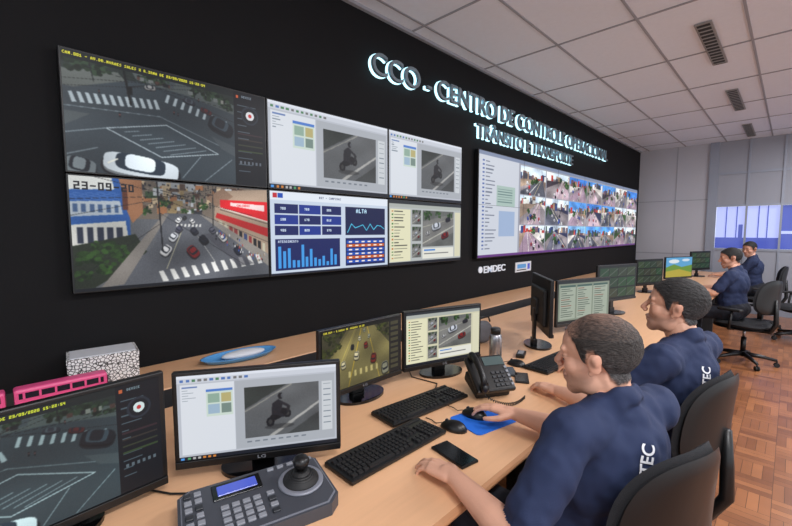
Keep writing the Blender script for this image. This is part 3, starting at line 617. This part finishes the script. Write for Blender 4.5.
for j in range(5): b.box(tp(.083,.02-.022*j,.002),(.012,.012,.005),'btn',R=R)
b.cap(tp(-.065,.07,.022),.017,tp(-.065,.085,.016),.019,'plastic'); b.cap(tp(-.065,-.07,.022),.017,tp(-.065,-.085,.016),.019,'plastic')
b.tube([tp(-.065,.08,.026),tp(-.065,.04,.036),tp(-.065,0,.038),tp(-.065,-.04,.036),tp(-.065,-.08,.026)],[.015,.013,.012,.013,.015],'plastic',12)
pts=[]
for i in range(140):
    t=i/139; cx=-.07+.20*t; cy=-.09-.05*sin(pi*t); pts.append((cx+.006*cos(i*1.1)*.3,cy+.006*cos(i*1.1),.009+.005*sin(i*1.1)+.03*(1-t)**6))
b.tube(pts,.002,'plastic',5)
b.obj('desk_telephone',(1.575,.955,.7505),radians(-30))
b=MB(); b.rev((0,0,0),(0,0,1),[(0,.031),(.004,.035),(.16,.035),(.178,.031),(.185,.026)],'steel',28); b.rev((0,0,.183),(0,0,1),[(0,.027),(.03,.027),(.036,.022)],'plastic',24); b.obj('thermos_bottle',(1.93,1.135,.7505))
b=MB(); b.pillow(.16,.15,.08,lambda x,y,n:Vector((x,n,y+.076)),'grey',ex=2.6); b.tube([(-.07,0,.14),(-.05,-.01,.175),(.05,-.01,.175),(.07,0,.14)],.006,'plastic'); b.obj('small_bag',(2.28,1.45,.7505),radians(-20))
b=MB()
N=40; prof=[(.12,.0),(.17,.004),(.195,.022),(.205,.028),(.198,.026),(.165,.008),(.0001,.006)]
vs=[];fs=[]
for (r,z) in prof:
    for i in range(N): a=2*pi*i/N; vs.append((r*cos(a),r*.45*sin(a),z))
for j in range(len(prof)-1):
    for i in range(N): kk=(i+1)%N; fs.append((j*N+i,j*N+kk,(j+1)*N+kk,(j+1)*N+i))
b.add(vs,fs,'bluegl',True); b.ell((.02,0,.022),(.12,.045,.022),'white'); b.obj('oval_serving_tray',(.93,2.13,.801),radians(-4))
b=MB(); b.box((0,0,.065),(.26,.17,.13),'pattern',b=.002,seg=1); b.box((0,0,.131),(.264,.174,.03),'pattern',b=.002,seg=1); b.box((0,-.0,.1475),(.24,.15,.003),'white'); b.obj('patterned_gift_box',(.335,2.24,.801),radians(-6))
b=MB()
for sx in (-.31,.0,):
    L=.29; b.box((sx+.15,0,.062),(L,.062,.085),'pink',b=.010); b.box((sx+.15,-.031,.078),(L*.90,.003,.022),'glass_dark'); b.box((sx+.15,.031,.078),(L*.90,.003,.022),'glass_dark')
    for q in range(6): b.box((sx+.15-L*.40+q*L*.16,-.0325,.078),(.007,.002,.024),'pink')
    b.box((sx+.15,-.0318,.042),(L*.92,.002,.006),'white')
    for wx in (.06,.23):
        for wy in (-.03,.03): b.rev((sx+wx,wy-.005,.016),(0,1,0),[(0,.016),(.010,.016)],'plastic',18); b.rev((sx+wx,wy-.0065,.016),(0,1,0),[(0,.007),(.013,.007)],'silver',12)
b.box((-.0045,0,.06),(.02,.054,.074),'plastic2'); b.box((.296,0,.072),(.003,.052,.035),'glass_dark'); b.box((.296,0,.036),(.004,.05,.01),'white'); b.obj('toy_bus',(.02,2.06,.801),0)

# ---------------------------------------------------------------- chairs
def chair(x,y,yaw,arms=True):
    b=MB()
    for k in range(5):
        a=2*pi*k/5+.3; e=Vector((.29*cos(a),.29*sin(a),.075)); b.tube([(0,0,.11),(e.x*.5,e.y*.5,.10),e],[.028,.022,.015],'plastic',10)
        b.cyl(e+Vector((0,0,.0)),e-Vector((0,0,.03)),.008,.008,'plastic',8); t=Vector((-sin(a),cos(a),0))
        for s in (-1,1): b.rev(Vector((e.x,e.y,.026))+t*(.012*s-.007),t,[(0,.025),(.014,.025)],'plastic2',16)
    b.cyl((0,0,.08),(0,0,.14),.032,.030,'plastic'); b.cyl((0,0,.12),(0,0,.30),.025,.025,'plastic'); b.cyl((0,0,.28),(0,0,.41),.014,.014,'steel'); b.box((0,0,.405),(.18,.22,.03),'plastic',b=.006)
    b.pillow(.48,.46,.08,lambda x,y,n:Vector((x,y+.02,.445+n-.03*max(0,(y-.12)/.12)**2*.5+.02*(x/.25)**2)),'fabric')
    b.pillow(.47,.45,.03,lambda x,y,n:Vector((x,y+.02,.415+n)),'plastic')
    def bk(off): return lambda x,y,n:Vector((x*(1-.14*(y/.2)), -.235+1.3*x*x+off-.08*y-.30*y*y+n, .785+y))
    b.pillow(.42,.38,.05,bk(0),'fabric',ex=2.8); b.pillow(.41,.37,.026,bk(-.024),'plastic',ex=2.8)
    b.tube([(0,-.10,.40),(0,-.24,.41),(0,-.285,.50),(0,-.28,.62),(0,-.272,.76)],[.022,.024,.024,.022,.016],'plastic',10)
    if arms:
        for s in (-1,1):
            b.tube([(s*.20,.0,.41),(s*.28,.0,.42),(s*.285,-.01,.50),(s*.275,-.02,.62)],[.016,.016,.014,.014],'plastic',10); b.box((s*.275,.0,.635),(.07,.23,.028),'plastic2',b=.011)
    return b.obj('office_chair',(x,y,0),yaw-pi/2)
chair(1.25,.385,radians(72),False); chair(1.95,.40,radians(78),False)
chair(5.96,.33,radians(65)); chair(8.35,.30,radians(95)); chair(7.7,-.15,radians(120))

# ---------------------------------------------------------------- people
def voxmesh(b,vs):
    me=bpy.data.meshes.new('tmp'); me.from_pydata(b.V,[],b.F)
    bm=bmesh.new(); bm.from_mesh(me); bmesh.ops.recalc_face_normals(bm,faces=bm.faces); bm.to_mesh(me); bm.free()
    ob=bpy.data.objects.new('tmp',me); COL.objects.link(ob); md=ob.modifiers.new('r','REMESH'); md.mode='VOXEL'; md.voxel_size=vs
    dg=bpy.context.evaluated_depsgraph_get(); dg.update(); m2=bpy.data.meshes.new_from_object(ob.evaluated_get(dg)); bpy.data.objects.remove(ob)
    return m2
def getco(me): co=np.zeros(len(me.vertices)*3); me.vertices.foreach_get('co',co); return co.reshape(-1,3)
def setco(me,co): me.vertices.foreach_set('co',co.ravel()); me.update()
def getno(me): co=np.zeros(len(me.vertices)*3); me.vertices.foreach_get('normal',co); return co.reshape(-1,3)
def lap(me,co,wt,iters):
    e=np.zeros(len(me.edges)*2,np.int32); me.edges.foreach_get('vertices',e); e=e.reshape(-1,2); n=len(co)
    deg=np.bincount(e.ravel(),minlength=n).astype(float); deg[deg==0]=1
    for it in range(iters):
        w=wt(it); s=np.zeros_like(co)
        for k in range(3): s[:,k]=np.bincount(e[:,0],co[e[:,1],k],n)+np.bincount(e[:,1],co[e[:,0],k],n)
        co=co+(s/deg[:,None]-co)*w[:,None]
    return co
def labels(prims,co):
    best=np.full(len(co),1e9); lab=np.zeros(len(co),int); names=[]
    for p in prims:
        nm=p[5]
        if nm not in names: names.append(nm)
        if p[0]=='c':
            d=p[2]-p[1]; t=np.clip(((co-p[1])@d)/(d@d+1e-9),0,1); dist=np.linalg.norm(co-p[1]-t[:,None]*d,axis=1)-(p[3]+t*(p[4]-p[3]))
        else:
            q=(co-p[1])@p[2]; k=np.linalg.norm(q/p[3],axis=1)+1e-6; dist=(k-1)*np.linalg.norm(q,axis=1)/k
        m=dist<best; best[m]=dist[m]; lab[m]=names.index(nm)
    return lab,names
def hand(b,w,d,s,curl=.35):
    w=Vector(w); d=Vector(d).normalized(); s=Vector(s); s=(s-d*s.dot(d)).normalized(); nrm=d.cross(s)
    if nrm.z<0: nrm=-nrm
    offs=[.027,.009,-.009,-.026]; pl=[.088,.092,.087,.078]; fl=[(.040,.025,.021),(.044,.028,.022),(.041,.026,.021),(.032,.020,.018)]; rr=[.0088,.0090,.0086,.0076]
    b.cap(w,.024,w+d*.03,.024,'skin')
    for i in range(4):
        k=w+d*pl[i]+s*offs[i]*1.0+nrm*(.006 if i in(1,2) else .002); b.cap(w+d*.015+s*offs[i]*.6,.0165,k,.0115,'skin')
        sp=(1.5-i)*.085; dd=(d+s*sp).normalized(); p=k; ang=curl*.5
        for j,L in enumerate(fl[i]):
            dr=(dd*cos(ang)-nrm*sin(ang)); q=p+dr*L; b.cap(p,rr[i]*(1-.06*j),q,rr[i]*(.94-.08*j),'skin'); p=q; ang+=curl*(1.0+.1*i)
    b.ell(w+d*.05,(.036,.040,.014),'skin',R=Matrix((s,d,nrm)).transposed())
    t0=w+d*.022+s*.022-nrm*.004; t1=t0+(d*.62+s*.72-nrm*.25).normalized()*.042; t2=t1+(d*.88+s*.40-nrm*.2).normalized()*.032; t3=t2+(d*.98+s*.1-nrm*.2).normalized()*.024
    b.cap(t0,.0165,t1,.0125,'skin'); b.cap(t1,.0120,t2,.0105,'skin'); b.cap(t2,.0104,t3,.0085,'skin')
def person(name,yaw,pel,sh,hd,hyaw,hpitch,la,ra,vox=.0045,hvox=.0028,hair=(.16,.14,.13),hairvar=.3,bald=0,skin=(.84,.64,.54),line=0.0,thick=.006,stub=.15,roll=0,belly=.03,print_text=None,knee=.42,gray=.3):
    root=empty(name,(0,0,0))
    f=Vector((cos(yaw),sin(yaw),0)); l=Vector((-sin(yaw),cos(yaw),0)); pel=Vector(pel);sh=Vector(sh);hd=Vector(hd)
    up=(sh-pel).normalized(); fo=l.cross(up); fo=fo if fo.dot(f)>0 else -fo; R=Matrix((-l,fo,up)).transposed()
    b=MB(); E=lambda c,r,m:b.ell(c,r,m,R=R)
    E(pel+Vector((0,0,.03)),(.175,.135,.12),'pants'); E(pel.lerp(sh,.28)+f*belly,(.172,.138,.13),'shirt'); E(pel.lerp(sh,.45)+f*belly,(.168,.132,.15),'shirt'); E(pel.lerp(sh,.68)+f*.012,(.178,.122,.16),'shirt'); E(pel.lerp(sh,.86),(.172,.105,.10),'shirt')
    b.ell(pel.lerp(sh,.75)-f*.03,(.155,.10,.15),'shirt',R=R)
    Ls=sh+l*.178; Rs=sh-l*.178
    b.cap(Ls-up*.012,.062,Rs-up*.012,.062,'shirt'); nb=sh+up*.045+f*.005
    hb=hd-Vector((0,0,.06))-Vector((cos(hyaw),sin(hyaw),0))*.02
    for S in (Ls,Rs): b.cap(nb,.052,S.lerp(nb,.25)+up*.004,.046,'shirt'); b.cap(nb-up*.03,.07,S,.058,'shirt')
    b.cap(nb-f*.028-up*.035,.062,nb-f*.02-up*.09,.07,'shirt')
    b.cap(nb,.050,hb,.053,'skin')
    ax=(hb-nb).normalized(); cx,cy,_=basis(ax); c0=nb+ax*.018
    pr=None
    for i in range(25):
        a=2*pi*i/24; p=c0+cx*(.064*cos(a))+cy*(.064*sin(a)); p=p+ax*(.022*max(-.7,-(p-c0).normalized().dot(f)))
        if pr is not None: b.cap(pr,.0095,p,.0095,'shirt',n=8); b.cap(pr-ax*.016,.011,p-ax*.016,.011,'shirt',n=8); b.cap(pr-ax*.032,.012,p-ax*.032,.012,'shirt',n=8)
        pr=p
    for (S,arm,sg) in ((Ls,la,1),(Rs,ra,-1)):
        el,wr,hdv,tv,cu=arm; el=Vector(el);wr=Vector(wr)
        c=S.lerp(el,.70); b.cap(S,.066,c,.060,'shirt'); b.cap(S.lerp(el,.55),.060,S.lerp(el,.74),.0635,'shirt')
        b.cap(S.lerp(el,.5),.047,el,.041,'skin'); b.cap(el,.041,el.lerp(wr,.3),.043,'skin'); b.cap(el.lerp(wr,.3),.043,wr,.0255,'skin')
        hand(b,wr,hdv,tv,cu)
    for sg in (1,-1):
        hp=pel+l*.09*sg+Vector((0,0,-.01)); kn=hp+f*knee+l*.05*sg; kn.z=.535; an=kn+f*(-.02); an.z=.09; to=an+f*.17; to.z=.037
        b.cap(hp,.095,kn,.066,'pants'); b.cap(kn,.066,kn.lerp(an,.35),.062,'pants'); b.cap(kn.lerp(an,.35),.062,an,.048,'pants')
        b.cap(an-f*.03-Vector((0,0,.05)),.038,to,.036,'shoe'); b.cap(an,.045,an.lerp(to,.5),.04,'shoe')
    me=voxmesh(b,vox); co=getco(me); lab,names=labels(b.prims,co)
    shi=names.index('shirt'); cloth=(lab==shi)|(lab==names.index('pants'))
    k=int(12*(.0045/vox)); co=lap(me,co,lambda it:np.where(cloth,.6,.5 if it<3 else 0.0),max(k,4)); setco(me,co); no=getno(me)
    dv=np.zeros(len(co))
    for i in np.nonzero(cloth)[0]:
        p=co[i]; dv[i]=.0085*noise.noise(Vector((p[0]*16,p[1]*16,p[2]*7+p[0]*9)))+.005*noise.noise(Vector((p[0]*30+p[2]*14,p[1]*30,p[2]*18)))
    co=co+no*dv[:,None]; setco(me,co)
    for n_ in names: me.materials.append(M[n_])
    nf=len(me.polygons); ls=np.zeros(nf,np.int32); me.polygons.foreach_get('loop_start',ls); vi=np.zeros(len(me.loops),np.int32); me.loops.foreach_get('vertex_index',vi)
    me.polygons.foreach_set('material_index',lab[vi[ls]].astype(np.int32)); me.polygons.foreach_set('use_smooth',np.ones(nf,bool)); me.name='body'; me.update()
    bo=bpy.data.objects.new('body',me); COL.objects.link(bo); bo.parent=root
    if print_text:
        from mathutils.bvhtree import BVHTree
        bv=BVHTree.FromPolygons([tuple(v) for v in co],[tuple(p.vertices) for p in me.polygons])
        s_,cc,rx_,wd,ht=print_text; t=text_mesh(s_,-wd/2,wd/2,-ht/2,ht/2,0,0,'logo','shirt_print',off=.02)
        bm=bmesh.new(); bm.from_mesh(t.data); bmesh.ops.triangulate(bm,faces=bm.faces); bmesh.ops.subdivide_edges(bm,edges=list(bm.edges),cuts=2,use_grid_fill=True)
        cc=Vector(cc)
        for v in bm.verts:
            x,z=v.co.x,v.co.z; xx=x*cos(rx_)-z*sin(rx_); zz=x*sin(rx_)+z*cos(rx_)
            o_=cc-l*xx+Vector((0,0,zz))-f*.4; h_=bv.ray_cast(o_,f)
            v.co=(h_[0]-f*.0035) if h_[0] is not None else cc
        bm.to_mesh(t.data); bm.free(); t.parent=root
    # ---- head
    b=MB(); H=lambda c,r,R=None:b.ell(c,r,'head',R=R)
    H((0,-.016,.034),(.074,.096,.083)); H((0,.026,.032),(.063,.062,.068)); H((0,.026,-.026),(.062,.057,.070)); H((0,.018,-.066),(.055,.058,.044)); H((0,.060,-.092),(.028,.024,.022)); H((0,.046,-.072),(.043,.038,.036))
    for s in (-1,1):
        H((s*.036,.052,-.022),(.026,.026,.030)); H((s*.044,.005,-.066),(.015,.036,.030)); H((s*.0115,.096,-.030),(.0085,.010,.0080))
        H((s*.081,-.013,-.002),(.0060,.0175,.029),Rz(-s*.35)@Rx(-.15)); H((s*.0855,-.020,.010),(.0045,.014,.018),Rz(-s*.45)); H((s*.079,-.002,-.027),(.006,.008,.010))
        H((s*.031,.070,.004),(.0155,.014,.012))
    b.cap((-.040,.074,.024),.011,(0,.082,.022),.011,'head'); b.cap((.040,.074,.024),.011,(0,.082,.022),.011,'head')
    b.cap((0,.084,.012),.0090,(0,.106,-.021),.0110,'head'); b.cap((-.016,.082,-.0545),.0075,(.016,.082,-.0545),.0075,'head'); b.cap((0,.0865,-.054),.0075,(0,.0865,-.0539),.0075,'head'); b.cap((-.014,.081,-.066),.0075,(.014,.081,-.066),.0075,'head')
    b.cap((0,-.022,-.05),.055,(0,-.035,-.10),.054,'head')
    hm=voxmesh(b,hvox); co=getco(hm); co=lap(hm,co,lambda it:np.full(len(co),.5),5 if hvox<.004 else 1)
    x_,y_,z_=co[:,0].copy(),co[:,1].copy(),co[:,2].copy()
    nz=np.array([noise.noise(Vector((p[0]*150,p[1]*50,p[2]*150))) for p in co]); n2=np.array([noise.noise(Vector((p[0]*600,p[1]*300,p[2]*600))) for p in co])
    zl=np.interp(y_,[-.12,-.06,-.042,-.034,-.012,.006,.012,.020,.035,.05,.07,.1],[-.050,-.060,-.045,-.02,.030,.026,-.008,-.006,.034,.05,.066,.078])+line*np.clip((y_)/.05,0,1)+.004*nz
    hmask=1/(1+np.exp(-(z_-zl)/.0018)); ear=((y_+.015)/.022)**2+((z_)/.034)**2; ear=(ear<1)&(np.abs(x_)>.0745); hmask=np.where(ear,0,hmask); hmask=np.where(z_<-.085,0,hmask)
    crown=np.exp(-((x_/.045)**2+((y_+.02)/.055)**2))*(z_>.06); front=np.clip((y_-.02)/.05,0,1)*(z_>.06)
    thin=bald*np.clip(crown*.6+front*1.0,0,1)
    setco(hm,co); co=co+getno(hm)*((hmask*(1-.8*thin))*(thick+thick*.25*nz))[:,None]; setco(hm,co)
    sk=np.array(lin(skin)); hc=np.array(lin(hair)); colr=np.tile(sk,(len(co),1))*(1+.05*nz[:,None])
    red=np.exp(-((x_/.02)**2+((z_+.03)/.02)**2+((y_-.1)/.03)**2))+np.exp(-(((np.abs(x_)-.04)/.02)**2+((z_+.025)/.02)**2))*.5+.5*ear; colr*=1-np.outer(np.clip(red,0,1),[.02,.12,.12])
    lip=np.exp(-(((z_+.060)/.0085)**2+(x_/.024)**2)**2)*(y_>.07)*.6; colr=colr*(1-lip[:,None])+np.array(lin((.68,.42,.38)))*lip[:,None]
    lipl=np.exp(-(((z_+.0603)/.0016)**2))*(np.abs(x_)<.023)*(y_>.07); colr*=(1-.5*lipl[:,None])
    sb=stub*np.clip((-.035-z_)/.02,0,1)*np.clip((y_+.0)/.03,0,1)*(z_>-.125); colr=colr*(1-sb[:,None])+np.array(lin((.40,.36,.35)))*sb[:,None]
    bw=np.exp(-(((z_-.027-.003*np.cos(x_*40))/.0045)**2)**2)*(np.abs(x_)>.010)*(np.abs(x_)<.046)*(y_>.045); colr=colr*(1-.8*bw[:,None])+np.array(lin((.18,.14,.12)))*.8*bw[:,None]
    for s in (-1,1):
        e=np.exp(-((((x_-s*.032)/.0145)**2+((z_-.005)/.0022)**2)**2))*(y_>.05); colr*=(1-.75*e[:,None])
        e1=np.exp(-((((x_-s*.032)/.011)**2+((z_-.0015)/.0034)**2)**2))*(y_>.06); colr=colr*(1-.8*e1[:,None])+np.array(lin((.75,.72,.70)))*.8*e1[:,None]
        e3=np.exp(-((((x_-s*.032)/.0048)**2+((z_-.0015)/.0040)**2)**2))*(y_>.06); colr*=(1-.92*e3[:,None])
        e2=np.exp(-((((y_+.010)/.009)**2+((z_-.002)/.014)**2)**2))*(np.abs(x_)>.074)*(x_*s>0); colr*=(1-.45*e2[:,None])  # shade of the ear hollow painted into the skin colour
    a=hmask*(1-.75*thin); hcol=hc[None,:]*(1+hairvar*(nz*1.2+n2)[:,None]); gr=np.clip((.04-z_)/.06,0,1)*gray*(y_<.03)*(.6+.8*n2); gr=np.clip(gr,0,1); hcol=hcol*(1-gr[:,None])+np.array(lin((.40,.40,.41)))*gr[:,None]
    colr=colr*(1-a[:,None])+hcol*a[:,None]
    ca=hm.color_attributes.new('Col','FLOAT_COLOR','POINT'); ca.data.foreach_set('color',np.hstack([np.clip(colr,0,1),a[:,None]]).astype(np.float32).ravel())
    hm.materials.clear(); hm.materials.append(M['head']); hm.polygons.foreach_set('use_smooth',np.ones(len(hm.polygons),bool)); hm.name='head'; hm.update()
    ho=bpy.data.objects.new('head',hm); COL.objects.link(ho); ho.parent=root; ho.location=hd; ho.rotation_euler=(Rz(hyaw-pi/2)@Rx(hpitch)@Ry(roll)).to_euler()
    return root
R_=radians
person('seated_man',R_(72),(1.20,.37,.575),(1.175,.318,.985),(1.174,.372,1.150),R_(96),R_(-5),
  ((.838,.425,.765),(.905,.660,.790),(.10,.97,-.10),(1,0,.0),.42),((1.395,.505,.795),(1.378,.715,.800),(-.22,.95,.05),(-1,-.1,.1),.40),
  hair=(.17,.15,.14),bald=.5,line=.010,thick=.0055,stub=.22,belly=.05,print_text=('PROTEC',(1.105,.25,.90),R_(74),.15,.036),gray=.35)
person('seated_man',R_(76),(1.94,.37,.585),(1.945,.285,1.010),(1.965,.332,1.188),R_(99),R_(6),
  ((1.67,.50,.80),(1.735,.705,.790),(.35,.92,-.08),(1,-.2,0),.40),((2.18,.50,.80),(2.14,.70,.80),(-.1,.98,-.05),(-1,0,0),.45),
  hair=(.11,.10,.10),bald=0,line=-.002,thick=.008,stub=.35,skin=(.80,.60,.50),print_text=('PROTEC',(1.87,.25,.92),R_(80),.14,.034),gray=.45)
person('seated_man',R_(80),(5.98,.42,.58),(6.0,.44,1.0),(6.01,.50,1.185),R_(110),R_(-8),
  ((5.76,.60,.80),(5.82,.82,.80),(.3,.95,-.05),(1,0,0),.4),((6.24,.60,.80),(6.18,.82,.80),(-.3,.95,-.05),(-1,0,0),.4),
  vox=.009,hvox=.005,hair=(.08,.07,.07),thick=.008,skin=(.74,.54,.45),gray=0)
person('seated_man',R_(95),(8.38,.38,.60),(8.37,.42,1.03),(8.36,.47,1.215),R_(150),R_(-10),
  ((8.15,.60,.82),(8.2,.8,.80),(.3,.95,-.05),(1,0,0),.4),((8.62,.60,.82),(8.55,.8,.80),(-.3,.95,-.05),(-1,0,0),.4),
  vox=.010,hvox=.005,hair=(.08,.07,.07),thick=.008,skin=(.74,.54,.45),gray=0)

# ---------------------------------------------------------------- lights & camera
w=bpy.data.worlds.new('World'); scn.world=w; w.use_nodes=True; w.node_tree.nodes['Background'].inputs[0].default_value=(.88,.93,1,1); w.node_tree.nodes['Background'].inputs[1].default_value=1.4
for i,(x,y,p) in enumerate([(.3,-.9,55),(2.8,-.9,60),(5.3,-.9,65),(7.9,-.9,65),(.3,-2.6,35),(4,-2.6,45)]):  # lamps added out of view to brighten the room
    b=MB(); b.box((0,0,.0),(1.2,.34,.05),'white',b=.004); b.box((0,0,-.026),(1.14,.28,.004),'fill_em'); o=b.obj('added_fill_lamp',(x,y,ZC-.035))
    ld=bpy.data.lights.new('added_fill_light','AREA'); ld.shape='RECTANGLE'; ld.size=1.15; ld.size_y=.3; ld.energy=p; ld.color=(.98,.98,1.0); lo=bpy.data.objects.new('light',ld); COL.objects.link(lo); lo.parent=o; lo.location=(0,0,-.04)
cd=bpy.data.cameras.new('camera'); cd.lens=400/792*36; cd.sensor_width=36; cd.clip_start=.02
co_=bpy.data.objects.new('camera',cd); COL.objects.link(co_); co_.location=(0,0,1.5); co_.rotation_euler=(R_(90-4.574),0,R_(44.69-90)); scn.camera=co_
